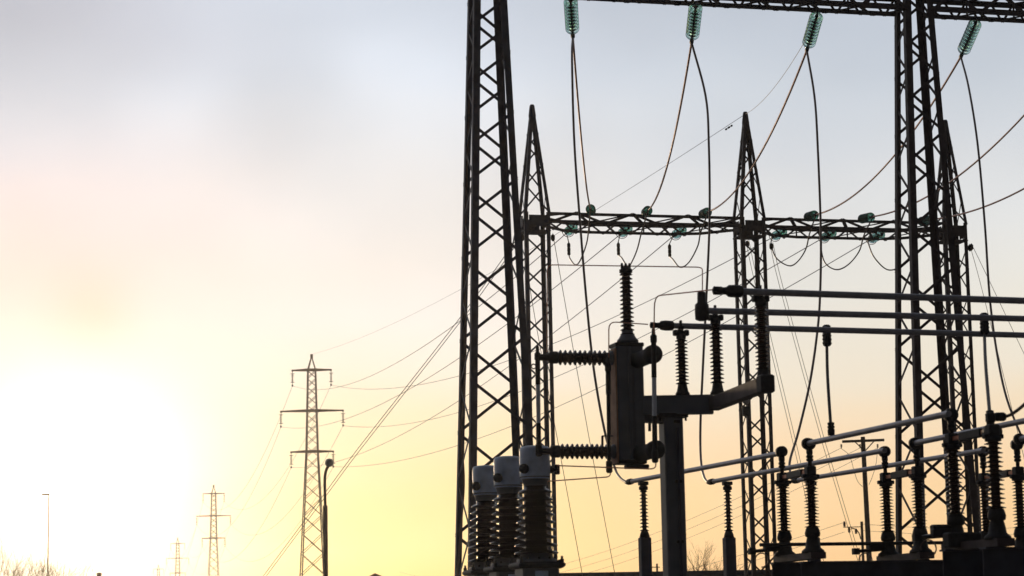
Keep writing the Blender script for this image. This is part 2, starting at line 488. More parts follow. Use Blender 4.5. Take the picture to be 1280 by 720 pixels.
fb2, fns2 = far_beam(f2 + FD * .38, f3 - FD * .38, 'dark lattice beam from the middle peaked tower to the right tall tower')
# floodlight on the middle tower
fl = empty('floodlight', 'small round floodlight over a box on the middle peaked tower', 'floodlight', at(932, 510, 77.4))
p = at(932, 501, 77.35)
MB().lathe(p - VU * .1, VU, [(.02, 0), (.11, .01), (.125, .05), (.11, .14), (.05, .2)], 20).build('lamp_head', LAMPM, fl)
MB().bevbox(at(932.5, 514, 77.4), .12, .08, .16, (VV, VU, VZ), .015).build('control_gear_box', FIT, fl)
MB().bar(at(927, 509, 77.4), at(936, 509, 77.4), .05).build('bracket', FIT, fl)

# ------------------------------------------------------------------ glass strings
def make_string(ring_, nd=9):
    s = empty('glass_insulator_string', None, None, (0, 0, 0))
    pitch = .148
    MB().tube([(0, 0, 0), (0, 0, .13)], .016).ring((0, 0, .03), (1, 0, 0), .045, .012, 14).build('shackle', FIT, s, False)
    dm = MB().lathe((0, 0, 0), VZ, [(.032, .035), (.07, .04), (.125, .062), (.152, .086), (.157, .098), (.150, .102), (.120, .080), (.112, .096), (.106, .076), (.085, .068), (.079, .086), (.072, .064), (.035, .056), (.03, .05)], 28).build('disc', GLASS, s, False)
    cm = MB().lathe((0, 0, 0), VZ, [(.012, -.02), (.034, -.015), (.042, .0), (.044, .034), (.03, .04), (.014, .06), (.012, .128)], 14).build('metal_cap', FIT, dm, False)
    rm = MB().ring((0, 0, .098), VZ, .156, .0055, 30, 6).build('rim_bead', RIMG, dm, False)
    dm.location = (0, 0, .13)
    for i in range(1, nd):
        d = dm.copy(); COL.objects.link(d); d.parent = s; d.location = (0, 0, .13 + i * pitch)
        for q in (cm, rm): c = q.copy(); COL.objects.link(c); c.parent = d
    e = .13 + nd * pitch
    MB().tube([(0, 0, e - .02), (0, 0, e + .12), (0, 0, e + .14), (0, 0, e + .36), (0, 0, e + .38)], [.018, .018, .05, .05, .022]).build('dead_end_clamp', FIT, s, False)
    if ring_:
        r = MB().ring((0, .02, e + .02), (0, 0, 1), .21, .012, 26, 6, .6, 2 * math.pi - .6)
        r.bar((0, 0, e + .02), (.2, 0, e + .02), .015).bar((0, 0, e + .02), (-.2, 0, e + .02), .015)
        r.build('arcing_ring', FIT, s, False)
    return s, e + .36
proto, SL = make_string(False)
proto_r, SLr = make_string(True, 7)
used = {}
def put_string(pr, a, b, droop, label, group, roll=0):
    if pr.name not in used: used[pr.name] = 1; s = pr
    else: s = copy_tree(pr)
    d = (b - a); d.z = 0; d.normalize(); d = (d * math.cos(droop) - VZ * math.sin(droop))
    s.rotation_mode = 'QUATERNION'
    s.rotation_quaternion = d.to_track_quat('Z', 'Y')
    s.location = a
    tag(s, label, 'insulator', group)
    return a + d * ((SL if pr is proto else SLr) - .02)

nearx = [(713, -3), (870, 5), (1022, 16), (1221, 25)]
nears = []
for i, (x, y) in enumerate(nearx):
    S = (g1b + VU * .34)
    # intersect pixel ray with the beam's lower chord plane
    nears.append(atz(x, y, zG - .04))
step = (nears[2] - nears[1])
nears += [nears[3] + step, nears[3] + step * 2]
farn = [at(739, 264, 76.1), at(807, 266, 76.5), at(878, 268, 77.0), at(1009, 271.5, 77.9), at(1076, 274, 78.3), at(1150, 277, 78.8)]
farf = [at(718, 282, 78.1), at(787, 284, 78.5), at(855, 286, 79.0), at(981, 288, 79.8), at(1043, 290, 80.2), at(1104, 292, 80.6)]
nl = ['green glass insulator string at the top edge, leftmost of those under the top beam',
      'green glass insulator string under the top beam, second from the left',
      'green glass insulator string under the top beam just left of the right tall tower',
      'green glass insulator string under the top beam just right of the right tall tower',
      'green glass insulator string under the top beam beyond the right edge',
      'green glass insulator string under the top beam, farthest beyond the right edge']
ordn = ['leftmost on that beam', 'second from the left', 'third from the left', 'first right of the middle peaked tower', 'second right of the middle peaked tower', 'farthest right, behind the right tall tower']
NE, FE, LE = [], [], []
for i in range(6):
    # small hanger plate is part of the beam geometry: string hangs straight from the chord
    NE.append(put_string(proto, nears[i], farn[i], .25, nl[i], 'strings under the near beam'))
    FE.append(put_string(proto, farn[i], nears[i], .13, 'green glass insulator above the far beam, ' + ordn[i], 'near side strings of the far beam'))
# pylons --------------------------------------------------------------
def make_pylon(b):
    t = empty('pylon', 'large lattice pylon with three crossarms nearest the substation, beside the street lamp', 'pylon', b, 'pylons of the outgoing line')
    D = b.y; sc = FPX / D
    zz = lambda y: zat(390, y, D)
    ax = (R0, Vector((0, 1, 0)))
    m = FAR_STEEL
    zu, zm, zl, zt = zz(463), zz(514), zz(565), zz(443)
    lattice(t, b, [(.1, 1.55, 1.55), (zl, .62, .62), (zm, .52, .52), (zu, .43, .43)], .115, .06, .86, m, ax, cross=True)
    lattice(t, b, [(zu + .02, .43, .43), (zt - .3, .09, .09)], .11, .05, 1.4, m, ax, names=('peak_leg', 'bracing'))
    MB().bevbox(b + VZ * (zt - .2), .13, .13, .22, ax + (VZ,), .02).build('peak_cap', m, t)
    ends = []
    for z, w, bw in ((zu, 1.9, .43), (zm, 3.05, .52), (zl, 2.06, .62)):
        mb = MB()
        for s in (-1, 1):
            for q in (-1, 1):
                mb.bar(b + R0 * bw * s + ax[1] * bw * q + VZ * z, b + R0 * w * s + VZ * z, .09, .09)
                mb.bar(b + R0 * bw * s + ax[1] * bw * q + VZ * (z + .10), b + R0 * w * s + VZ * (z + .05), .09, .09)
            mb.box(b + R0 * w * s + VZ * z, .08, .08, .1)
        for q in (-1, 1):
            for dz in (0, .10): mb.bar(b - R0 * bw + ax[1] * bw * q + VZ * (z + dz), b + R0 * bw + ax[1] * bw * q + VZ * (z + dz), .09, .09)
        mb.build('crossarm', m, t)
        for s in (-1, 1):
            e = b + R0 * w * s + VZ * (z - .08)
            i = MB().lathe(e, -VZ, [(.02, 0)] + sheds(.03, .13, .2, 1.1, 7) + [(.02, 1.15), (.02, 1.3)], 10)
            i.ring(e - VZ * .22, VZ, .2, .018, 14, 4); i.ring(e - VZ * 1.08, VZ, .2, .018, 14, 4)
            i.box(e - VZ * 1.38, .07, .16, .09)
            i.build('insulator', FIT, t); ends.append(e - VZ * 1.4)
    return t, ends, b + VZ * zt
pb = ground(at(391, 700, 227))
P1, pend, ptop = make_pylon(pb)
PS = [(P1, pb)]
for (x, D, lab) in ((267, 421, 'second lattice pylon of the line, pale in the glare left of the nearest pylon'), (222, 640, 'third lattice pylon of the line, faint in the sun glare'), (198, 870, 'fourth and farthest lattice pylon, barely visible in the sun glare')):
    c = copy_tree(P1); b = ground(at(x, 740, D)); c.location = b; c['label'] = lab; PS.append((c, b))

# far-side strings + outgoing conductors
lord = ['leftmost on that beam', 'second from the left', 'third from the left', 'just right of the middle peaked tower', 'second right of the middle peaked tower', 'farthest right, before the right tall tower']
tgt = [0, 2, 4, 1, 3, 5]
nm = ['upper left', 'upper right', 'middle left', 'middle right', 'lower left', 'lower right']
onm = ['leftmost', 'second', 'third', 'fourth', 'fifth', 'rightmost']
for i in range(6):
    pe = pend[tgt[i]]
    e = put_string(proto_r, farf[i], pe, .0, 'green glass ringed insulator below the far beam, ' + lord[i], 'far side strings of the far beam')
    LE.append(e)
    wire('line_conductor', 'thin conductor from the %s lower green insulator to the nearest pylon\'s %s arm' % (onm[i], nm[tgt[i]]), 'conductor', sag(e, pe, 2.2, 40), .016, THIN, 'conductors to the nearest pylon', 5)
for k in range(3):
    o = PS[k + 1][1] - PS[k][1]; a0 = PS[k][1] - pb
    for j in range(6):
        a = pend[j] + a0; b = pend[j] + a0 + o
        lab = ['conductor from the nearest pylon to the second pylon, %s arms', 'faint conductor from the second to the third pylon, %s arms', 'faint conductor from the third to the fourth pylon, %s arms'][k] % nm[j]
        wire('line_conductor', lab, 'conductor', sag(a, b, 5.5, 30), .018, THIN, ['conductors past the nearest pylon', 'conductors past the second pylon', 'conductors past the third pylon'][k], 5)
# earth wires
tp2 = f2 + VZ * (za2 - .05)
wire('earth_wire', 'thin earth wire from the middle peaked tower\'s tip to the nearest pylon\'s tip', 'earth wire', sag(tp2, ptop, 1.1, 40), .009, THIN, None, 5)
wire('earth_wire', 'thin earth wire from the middle peaked tower\'s tip up to the near gantry beam', 'earth wire', sag(tp2, at(1007, 50, 52), .25, 20), .007, THIN, None, 5)
dmp = sag(tp2, ptop, 1.1, 400)
dm = empty('vibration_damper', 'two small weights clamped on the earth wire left of the middle peaked tower\'s tip', 'vibration damper', dmp[6])
for k in (5, 6):
    q = dmp[k]; d = (dmp[k + 1] - dmp[k]).normalized()
    MB().tube([q - VZ * .08 - d * .16, q - VZ * .08 + d * .16], .01).build('messenger_cable', FIT, dm)
    for s in (-1, 1): MB().tube([q - VZ * .09 + d * (s * .12), q - VZ * .09 + d * (s * .2)], .035, 8).build('weight', FIT, dm)

# ------------------------------------------------------------------ span wires between gantries
for i in range(6):
    a, b = NE[i], FE[i]
    lab = ['brown span cable from the leftmost top string to the far beam\'s leftmost upper string',
           'brown span cable from the second top string, sweeping down left to the far beam',
           'brown span cable from the third top string, sweeping down left across the middle peaked tower',
           'brown span cable from the rightmost visible top string, passing behind the right tall tower',
           'brown span cable entering at the right edge, the upper of the two there',
           'brown span cable entering at the right edge, the lower of the two there'][i]
    wire('span_cable', lab, 'cable', sag(a, b, .75, 24), .027, SPAN, 'span cables between the two gantries')

# black droppers from near strings to the busbars
zL = zat(783, 603, 44)                          # lower busbar height
def drop(px, d0, d1, start, end=None):
    n = len(px); pts = [start] + [at(x, y, d0 + (d1 - d0) * (i + 1) / n) for i, (x, y) in enumerate(px)]
    return crom(pts, 6)
endA = atz(783, 603, zL); endB = atz(885, 603, zL); endC = atz(990, 601, zL)
def dropper(label, start, px, end, r=.026):
    n = len(px)
    pts = [start] + [at(x, y, start.y + (end.y - start.y) * (i + 1) / (n + 1)) for i, (x, y) in enumerate(px)] + [end]
    wire('dropper_cable', label, 'cable', crom(pts, 6), r, WIRE, 'black dropper cables from the top strings')
dropper('black cable dropping from the leftmost top string down behind the circuit breaker', NE[0], [(715, 75), (718, 180), (726, 290), (733, 375), (742, 460), (755, 535), (768, 583), (775, 597)], endA)
dropper('black cable dropping from the second top string past the left ends of the upper busbars', NE[1], [(882, 120), (886, 180), (887, 270), (883.5, 360), (879, 450), (875.5, 530), (876, 575), (880, 596)], endB)
dropper('black cable dropping from the third top string, curving left to the lower busbars', NE[2], [(1018, 120), (1022, 180), (1026, 290), (1025, 370), (1021, 420), (1012, 480), (998, 540), (987, 578)], endC)
dropper('black cable dropping from the rightmost visible top string down past the right tall tower', NE[3], [(1211, 110), (1222, 180), (1231, 280), (1237, 370), (1246, 440), (1259, 500)], at(1283, 560, 46))

# jumper loops at the far beam
jl = [[(736, 285), (733, 305), (725, 326), (719, 331), (713, 324)], [(802, 290), (797, 310), (791, 325), (785, 333), (777, 322)], [(876, 290), (872, 308), (861, 328), (850, 334), (841, 324)],
      [(1012, 292), (1007, 312), (996, 328), (985, 332), (970, 322), (964, 305)], [(1080, 294), (1074, 314), (1060, 331), (1045, 337), (1031, 328), (1026, 308)], [(1146, 296), (1140, 316), (1126, 333), (1109, 337), (1093, 322), (1086, 306)]]
cylx = [(711, 310), (773, 310), (837, 312)]
for i, px in enumerate(jl):
    a, b = FE[i], LE[i]
    mid = [at(x, y, a.y + (b.y - a.y) * (k + 1) / (len(px) + 1)) for k, (x, y) in enumerate(px)]
    pts = [a] + mid
    if i < 3:
        w = empty('jumper_loop', 'slack cable loop with small black weight under the far beam, ' + ['leftmost', 'second from left', 'third from left'][i], 'cable', b, 'jumper loops with weights')
        c = at(*cylx[i], b.y - .1)
        MB().tube(crom(pts + [c - VZ * .25], 6), .024, 6).build('cable', WIRE, w)
        MB().tube([c + VZ * .2, b], .018, 6).build('hanger', WIRE, w)
        MB().lathe(c - VZ * .26, VZ, [(.02, 0), (.055, .02), (.06, .1), (.045, .12), (.06, .14), (.06, .25), (.045, .27), (.06, .29), (.06, .4), (.02, .46)], 12).build('weight', FIT, w)
    else:
        wire('jumper_loop', 'slack cable loop under the far beam, ' + ['just right of the middle peaked tower', 'midway to the right tall tower', 'half hidden by the right tall tower'][i - 3], 'cable', crom(pts + [b], 6), .024, WIRE, 'plain jumper loops')

# stay wires
def stay(label, px, dd, r=.012, pair=0, group=None):
    pts = [at(x, y, d) for (x, y), d in zip(px, dd)]
    t = pts[-1] - pts[-2]
    e = pts[-1] + t * (pts[-1].z / -t.z)
    P = pts + [e]
    w = empty('stay_wire', label, 'stay wire', ground(e), group)
    offs = [0] if not pair else [-pair / 2, pair / 2]
    for o in offs: MB().tube(crom([q + R0 * o for q in P], 4), r, 5).build('strand', THIN, w)
    MB().lathe(ground(e) + VZ * .0, VZ, [(.12, -.1), (.12, .12), (.03, .15)], 10).build('anchor', CONC, w)
    MB().lathe(pts[0] - VZ * .12, VZ, [(.02, -.14), (.07, -.08), (.07, .05), (.02, .1)], 10).build('clamp', FIT, w)
stay('single stay wire slanting down right from the left end of the far beam', [(691, 292), (703, 360), (735, 540), (752, 630)], [76.5, 77.5, 80, 81.2])
stay('single stay wire behind the first peaked tower, coming out beneath the lower left bushing', [(658, 300), (664, 370), (696, 545), (712, 632)], [77.6, 78.5, 81, 82.2])
stay('pale twin stay wire slanting far down left, crossing in front of the nearest pylon', [(653, 292), (575, 400), (450, 560), (395, 634)], [77, 81, 87, 90], .013, .12)
stay('twin stay wire from the middle peaked tower slanting down right across the lower busbars', [(964, 303), (977, 360), (1026, 540), (1044, 600)], [78.5, 79.5, 82.2, 83.2], .010, .11)
stay('twin stay wire behind the middle peaked tower, ending by the row of brown insulators', [(934, 300), (947, 360), (990, 540), (1004, 600)], [79.5, 80.5, 83.2, 84.2], .010, .11)
stay('steeper stay wire slanting down right from the right end of the far beam', [(1212, 305), (1227, 360), (1262, 500), (1277, 560)], [80, 81, 83.5, 84.5], .010)
stay('flatter stay wire from the far beam\'s right end, leaving at the right edge', [(1214, 304), (1241, 360), (1279, 440), (1300, 484)], [80.5, 81.5, 83, 84], .010)

# ------------------------------------------------------------------ upper busbars, support post
zU = zat(950, 365, 31.6) 
def pipe(name, label, a, b, r, group, endcap='long', m=TUBE):
    t = empty(name, label, 'busbar', a, group)
    d = (b - a).normalized()
    MB().tube([a - d * .0, b], r, 16).build('tube', m, t)
    return t, d
zU1, zU2, zU3 = zat(930, 364, 31.8), zat(890, 388, 33.6), zat(851, 408, 35)
def updir(xa, ya, xb, yb, z): return atz(xa, ya, z), atz(xb, yb, z)
UPB = []
for (xa, ya, da, xb, yb, r, lab) in ((918, 364, 31.7, 1280, 376, .048, 'upper horizontal busbar tube, topmost of the three and nearest'),
                                    (884, 388.5, 33.4, 1280, 398.5, .047, 'upper horizontal busbar tube, middle one of the three'),
                                    (834, 407, 34.9, 1280, 419, .046, 'upper horizontal busbar tube, lowest of the three')):
    a = at(xa, ya, da)
    sl = VV.y / VV.x
    # end on the right edge: same height, direction close to the gantry direction
    b = a + VV * 4.5; bb = at(xb, yb, a.y + (b.x - a.x) * sl)
    d = (bb - a); d = d.normalized()
    b = a + d * 9
    t, d = pipe('busbar_tube', lab, a, b, r, 'upper busbar tubes')
    UPB.append((t, a, d, r))
# left ends
t, a, d, r = UPB[0]
MB().lathe(a + d * .12, -d, [(.055, 0), (.085, .02), (.09, .12), (.085, .2), (.055, .24), (.05, .3), (.06, .31), (.06, .42), (.02, .44)], 16).build('end_fitting', FIT, t)
t, a, d, r = UPB[1]
q = a - d * .08
MB().lathe(q - VZ * .15, VZ, [(.05, 0), (.10, .02), (.105, .14), (.10, .24), (.065, .27), (.06, .42), (.03, .43)], 14).build('end_fitting', FIT, t)
t, a, d, r = UPB[2]
MB().lathe(a + d * .1, -d, [(.055, 0), (.075, .02), (.08, .12), (.07, .2), (.045, .22), (.04, .28), (.048, .29), (.048, .36), (.02, .37)], 16).build('end_fitting', FIT, t)

# post with bent arm
postc = at(840.5, 600, 35); pc = ground(postc)
arm_z = zat(850, 506, 34.9)
A0 = atz(803, 507, arm_z)
A1 = atz(891, 505.5, arm_z)
A2 = at(957, 480, 31.7); 
sp = empty('support_post', 'thick square steel post with bent arm carrying three brown insulators', 'post', pc)
axp = (VV, VU, VZ)
MB().bevbox(pc + VZ * (arm_z - .12) / 2, .15, .15, (arm_z - .12) / 2, axp, .02).build('column', PAINT, sp)
MB().bevbox(pc + VZ * .03, .28, .28, .03, axp, .01).build('base_plate', PAINT, sp)
mb = MB(); mb.bar(A0, A1, .20, .285)
mb.build('arm', PAINT, sp)
mb = MB(); d12 = (A2 - A1).normalized()
mb.bar(A1 - d12 * .0 + VZ * .0, A2, .17, .19)
mb.build('bent_arm', STEEL_BROWN, sp)
mb = MB(); mb.box(pc + VZ * (arm_z - .16), .22, .19, .03, axp)
for s in (-1, 1): mb.lathe(pc + VV * (.2 * s) + VZ * (arm_z - .24) - VU * .12, VZ, [(.018, 0), (.018, .1)], 8)
mb.build('bolted_flange', FIT, sp)
MB().tube([pc + VV * .04 - VU * .185 + VZ * .3, pc + VV * .04 - VU * .185 + VZ * (arm_z - .35)], .022, 10).build('conduit', STEEL, sp)
for k in range(5): MB().box(pc + VV * .04 - VU * .172 + VZ * (1.2 + k * .9), .045, .022, .02, axp).build('conduit_clip', FIT, sp)
MB().bevbox(pc - VU * .2 + VV * .0 + VZ * 2.1, .10, .05, .16, axp, .01).build('junction_box', PAINT, sp)
MB().bevbox(A2 + VZ * .0, .10, .11, .125, axp, .02).build('arm_end_bracket', FIT, sp)

def post_insulator(label, top, bot, rc, rs, n, group, cap='fork'):
    """brown post insulator between two points on a vertical"""
    b = Vector((top.x, top.y, bot.z)); h = top.z - bot.z
    t = empty('post_insulator', label, 'insulator', b, group)
    MB().lathe(b, VZ, [(rs * 1.05, 0), (rs * 1.05, .03), (rs * .85, .06), (rc * 1.25, .16), (rc * 1.2, .2)], 18).build('base_flange', FIT, t)
    MB().lathe(b, VZ, sheds(rc, rs, .16, h - .14, n, rs * .93), 22).build('porcelain', PORC, t)
    mb = MB().lathe(b + VZ * (h - .16), VZ, [(rc * .9, 0), (rc * 1.35, .02), (rc * 1.35, .09), (rc * .8, .11), (rc * .75, .16)], 16)
    if cap == 'fork':
        for s in (-1, 1): mb.bevbox(b + VV * (.085 * s) + VZ * (h - .05), .035, .05, .045, axp, .012)
        mb.bevbox(b + VZ * (h - .05), .09, .045, .03, axp, .01)
        mb.bar(b + VZ * (h - .04), b + VZ * (h + .14), .035)
        mb.bar(b + VZ * (h + .02) - VU * .07, b + VZ * (h + .02) + VU * .07, .05)
    mb.build('cap', FIT, t)
    return t
Y1 = atz(851, 506, arm_z).y; Y2 = A1.y - .06; Y3 = A2.y + .18
post_insulator('brown post insulator nearest the circuit breaker under the lowest upper busbar', at(851, 412, Y1), Vector((0, 0, arm_z + .140)), .055, .105, 13, 'post insulators on the bent arm')
post_insulator('brown post insulator on the bend of the arm under the middle upper busbar', at(894, 393, Y2), Vector((0, 0, arm_z + .141)), .058, .108, 15, 'post insulators on the bent arm')
post_insulator('brown post insulator at the bent arm\'s far right tip under the top busbar', at(950.5, 369, Y3), Vector((0, 0, A2.z + .05)), .06, .105, 16, 'post insulators on the bent arm')

# clamps and droppers from the upper pipes to the lower ones
def tee(label, x, yt, yb, dt, zto, xe, ye, de):
    t = empty('tap_connector', label, 'connector', at(x, yb, dt))
    c = at(x, (yt + yb) / 2, dt); h = (zat(x, yt, dt) - zat(x, yb, dt)) / 2
    MB().bevbox(c, .055, .06, h, axp, .02).build('clamp_body', FIT, t)
    for k in range(4):
        for s in (-1, 1): MB().lathe(c + VV * (.05 * s) + VZ * (-h * .7 + k * h * .35), VV * s, [(.016, -.01), (.016, .025)], 8).build('bolt', FIT, t)
    e = at(xe, ye, de)
    p0 = at(x, yb, dt); m_ = p0.lerp(e, .4) - R0 * .012
    MB().tube(crom([p0, m_, e], 8), [.025] * 17, 10).build('down_conductor', FIT, t)
    MB().lathe(e + VZ * .16, -VZ, [(.03, 0), (.052, .01), (.052, .04), (.04, .05), (.055, .06), (.055, .09), (.04, .1), (.055, .11), (.055, .15), (.05, .2)], 12).build('socket', FIT, t)
    return t
tee('black tap connector hanging from the lowest upper busbar between the two lattice towers', 1033.5, 406, 433, 36.5, 0, 1039, 541, 34.6)
tee('black tap connector hanging from the middle upper busbar near the right edge', 1230.5, 391, 418, 35.8, 0, 1238, 528, 30.2)

# ------------------------------------------------------------------ circuit breaker
bb = at(785, 505, 35); bx = ground(bb)
zt_, zb_ = zat(785, 430, 35), zat(785, 580, 35)
cb = empty('circuit_breaker', 'dark upright outdoor circuit breaker with horizontal finned bushings on the square post', 'circuit breaker', Vector((bx.x, bx.y, zb_)))
def B(v_, u_, y): return bx + VV * v_ + VU * u_ + VZ * zat(785, y, 35)
hz = (zt_ - zb_) / 2
MB().bevbox(bx + VZ * (zt_ + zb_) / 2 , .215, .17, hz, axp, .03).build('tank', PAINT, cb)
mb = MB(); mb.bevbox(B(-.02, -.19, 505), .02, .02, hz * .93, axp, .006); mb.bevbox(B(.12, -.185, 505), .075, .012, hz * .85, axp, .006)
mb.build('cover_plate', PAINT, cb)
for q_, a_, b_ in ((B(.0, 0, 432), .225, .18), (B(0, 0, 578), .225, .18), (B(.08, -.1, 584), .17, .1)): MB().bevbox(q_, a_, b_, .03, axp, .01).build('tank_flange', FIT, cb)
MB().box(B(-.226, -.01, 508), .012, .165, hz * .95, axp).build('sunlit_side', SUNLIT_SIDE, cb)  # thin sheet added over the tank side, coloured as if sunlit
for y in (448, 564.5):
    o = B(-.20, -.02, y)
    mb = MB().lathe(o, -VV, [(.11, 0), (.11, .06), (.085, .09), (.085, .14)], 20); mb.build('bushing_flange', PAINT, cb)
    bu = MB().lathe(o, -VV, sheds(.075, .118, .13, .90, 10), 26).build('side_bushing', PORC, cb)
    MB().lathe(o, -VV, [(.07, .88), (.095, .90), (.095, 1.0), (.075, 1.03), (.05, 1.05), (.05, 1.2), (.03, 1.22)], 18).build('bushing_cap', FIT, bu)
    # drum pointing towards the camera on the right
    o = B(.12, -.08, y + 4)
    dr = MB().lathe(o, -VU, [(.13, 0), (.125, .1), (.12, .2), (.118, .75), (.135, .76), (.14, .8), (.14, .9), (.11, .93), (.06, .94), (.05, .96), (.03, .96)], 26)
    dr.build('drum', FIT, cb)
# top bushing
ot = B(.02, 0, 428)
MB().lathe(ot, VZ, [(.165, 0), (.165, .03), (.13, .07), (.09, .14), (.085, .18)], 22).build('turret', PAINT, cb)
htop = zat(787, 340, 35) - ot.z
MB().lathe(ot, VZ, sheds(.062, .112, .1, htop, 15, .1), 24).build('top_bushing', PORC, cb)
mb = MB().lathe(ot + VZ * (htop - .02), VZ, [(.07, 0), (.1, .01), (.1, .06), (.06, .08), (.055, .1)], 16)
for s in (-1, 0, 1): mb.lathe(ot + VV * (.06 * s) + VZ * (htop + .04), VZ, [(.02, 0), (.02, .08), (.012, .1)], 8)
mb.build('terminal', FIT, cb)
# three insulating rods
def rod(x, y0, y1, ya, yb, d, grey):
    p = lambda y: at(x + (y - y0) * .012, y, d)
    r = MB().tube([p(y0), p(ya)], .038, 14).build('insulating_rod', FIT, cb)
    if grey:
        MB().tube([p(ya), p(yb)], .034, 14).build('grey_sleeve', ROD, r)
        MB().tube([p(yb), p(y1)], .038, 14).build('lower_rod', FIT, r)
    else: MB().tube([p(ya), p(y1)], .030, 14).build('lower_rod', FIT, r)
    MB().lathe(p(y0) - VZ * .05, VZ, [(.045, 0), (.05, .02), (.05, .1), (.03, .12), (.025, .2), (.012, .22)], 12).build('end_cap', FIT, r)
    MB().lathe(p(y1) + VZ * .08, -VZ, [(.045, 0), (.05, .02), (.05, .16), (.03, .18)], 12).build('end_cap', FIT, r)
rod(672, 446, 562, 481, 529, 34.6, True)
rod(760, 460, 583, 493, 540, 34.7, False)
rod(817, 424, 570, 472, 520, 33.9, True)
MB().ring(at(667, 458, 34.6), VU, .035, .01, 16).build('lug', FIT, cb)
MB().bar(at(672, 446, 34.7), at(690, 447, 34.9), .07).build('bridge_clamp', FIT, cb)
MB().bar(at(672, 563, 34.7), at(690, 564, 34.9), .07).build('bridge_clamp', FIT, cb)
mb = MB(); mb.bar(at(753, 545, 34.8), at(766, 545, 35), .02); mb.bar(at(753, 545, 34.8), at(753, 558, 34.8), .03)
mb.bar(at(812, 528.5, 33.9), at(828, 529, 34.9), .02); mb.bar(at(812, 529, 33.9), at(812, 539, 33.9), .035)
mb.build('spark_gap', FIT, cb)
MB().bar(B(.15, .05, 520), pc + VZ * zat(785, 520, 35), .22, .2).build('mounting_bracket', PAINT, cb)

# thin copper links
link = lambda label, pts: wire('copper_link', label, 'copper rod', pts, .0095, COPPER, None, 6)
def corner_(pts, k=.12):
    out = [pts[0]]
    for i in range(1, len(pts) - 1):
        p, q, s = pts[i - 1], pts[i], pts[i + 1]
        a = q + (p - q).normalized() * min(k, (p - q).length * .45); b = q + (s - q).normalized() * min(k, (s - q).length * .45)
        out += [a.lerp(q, t).lerp(q.lerp(b, t), t) for t in (0, .25, .5, .75, 1)]
    out.append(pts[-1]); return out
link('thin level copper rod bent down at its right end, behind the breaker\'s top bushing', corner_([at(684, 440, 36.8), at(684, 331, 36.8), at(878, 334, 34.5), at(878, 374, 33.4)]))
link('thin copper rod rising from the circuit breaker and bending right to the lowest upper busbar', corner_([at(761, 458, 34.7), at(761, 402, 34.7), at(810, 405.5, 34.9)]))
link('thin copper rod rising from the right insulating rod and bending right to the topmost busbar', corner_([at(817.5, 422, 33.9), at(818, 370, 33.6), at(892, 362, 31.7)], .2))
link('thin copper rod running level from the nearest grey capped transformer to the right insulating rod', corner_([at(696, 582, 35), at(820, 586.5, 34.2), at(819.5, 572, 33.9)]))
link('thin copper rod from behind the nearest transformer up to the middle insulating rod', corner_([at(650, 604, 37), at(763, 596, 34.9), at(763, 586, 34.7)]))

# ------------------------------------------------------------------ current transformers
def ct(label, x0, x1, ytop, D):
    s = D / FPX; xc = (x0 + x1) / 2; R = (x1 - x0) / 2 * s
    k = 35.0 / D
    ptp = at(xc, ytop, D); b = ground(ptp)
    t = empty('current_transformer', label, 'transformer', b, 'three grey capped current transformers')
    Z = lambda off: ptp.z - off * 35 / FPX          # offsets in near-transformer pixels
    mb = MB().lathe(b, VZ, [(R * .90, Z(41)), (R * .97, Z(40)), (R, Z(36)), (R, Z(6)), (R * .985, Z(3)), (R * .9, Z(.8)), (R * .6, Z(-.4)), (R * .15, Z(-1))], 40)
    hd = mb.build('head', HEAD, t)
    mb = MB().lathe(b, VZ, [(R * .7, Z(50)), (R * .78, Z(48)), (R * .86, Z(42)), (R * .9, Z(40.6))], 32); mb.build('collar', PAINT, t)
    p = sheds(.165, .335, Z(134), Z(49), 9, .255, lip=True)
    MB().lathe(b, VZ, p, 40).build('porcelain', PORC_DARK, t)
    MB().lathe(b, VZ, [(.30, Z(146)), (.30, Z(141)), (.255, Z(139)), (.24, Z(133))], 36).build('porcelain_foot', PAINT, t)
    MB().bevbox(b + VZ * (Z(148)), .36, .36, .045, axp, .03).build('base_flange', FIT, t)
    for sx in (-1, 1):
        for sy in (-1, 1): MB().lathe(b + VV * .31 * sx + VU * .31 * sy + VZ * Z(148), VZ, [(.03, -.02), (.03, .08), (.018, .09), (.018, .13)], 8).build('bolt', FIT, t)
    MB().bevbox(b + VZ * (Z(149.5) + 1.0) / 2 + VZ * 0, .28, .28, (Z(149.5) - 1.0) / 2, axp, .03).build('tank', PAINT, t)
    MB().box(b + VZ * .5, .32, .32, .5, axp).build('plinth', CONC, t)
    for k in range(10):
        an = 2 * math.pi * k / 10 + .2; dd = VV * math.cos(an) + VU * math.sin(an)
        MB().lathe(b + dd * .275 + VZ * Z(142.5), VZ, [(.018, 0), (.018, .05), (.01, .055)], 6).build('flange_bolt', FIT, t)
    MB().bevbox(b - VU * .285 + VZ * Z(160), .10, .012, .06, axp, .004).build('name_plate', HEAD, t)
    MB().ring(b + VZ * Z(38.5), VZ, R * .985, .007, 40, 6).build('seam_band', FIT, hd)
    # primary terminals
    ty = Z(29)
    q = b + VZ * ty
    MB().lathe(q - VU * R * .6 - VV * R * .75, -VU * .8 - VV * .6, [(.05, 0), (.05, .05), (.075, .06), (.075, .1), (.05, .11), (.03, .14)], 14).build('terminal', FIT, t)
    tm = MB().lathe(q + VV * R * .9, VV, [(.06, 0), (.06, .06), (.035, .07), (.035, .12)], 12)
    tm.bevbox(q + VV * (R + .11), .04, .05, .075, axp, .01); tm.lathe(q + VV * (R + .1) - VU * .05, -VU, [(.03, 0), (.03, .05)], 8)
    tm.build('terminal', FIT, t)
    return t
ct('brown finned current transformer with grey cap, right and nearest of the three', 649, 687, 558, 35)
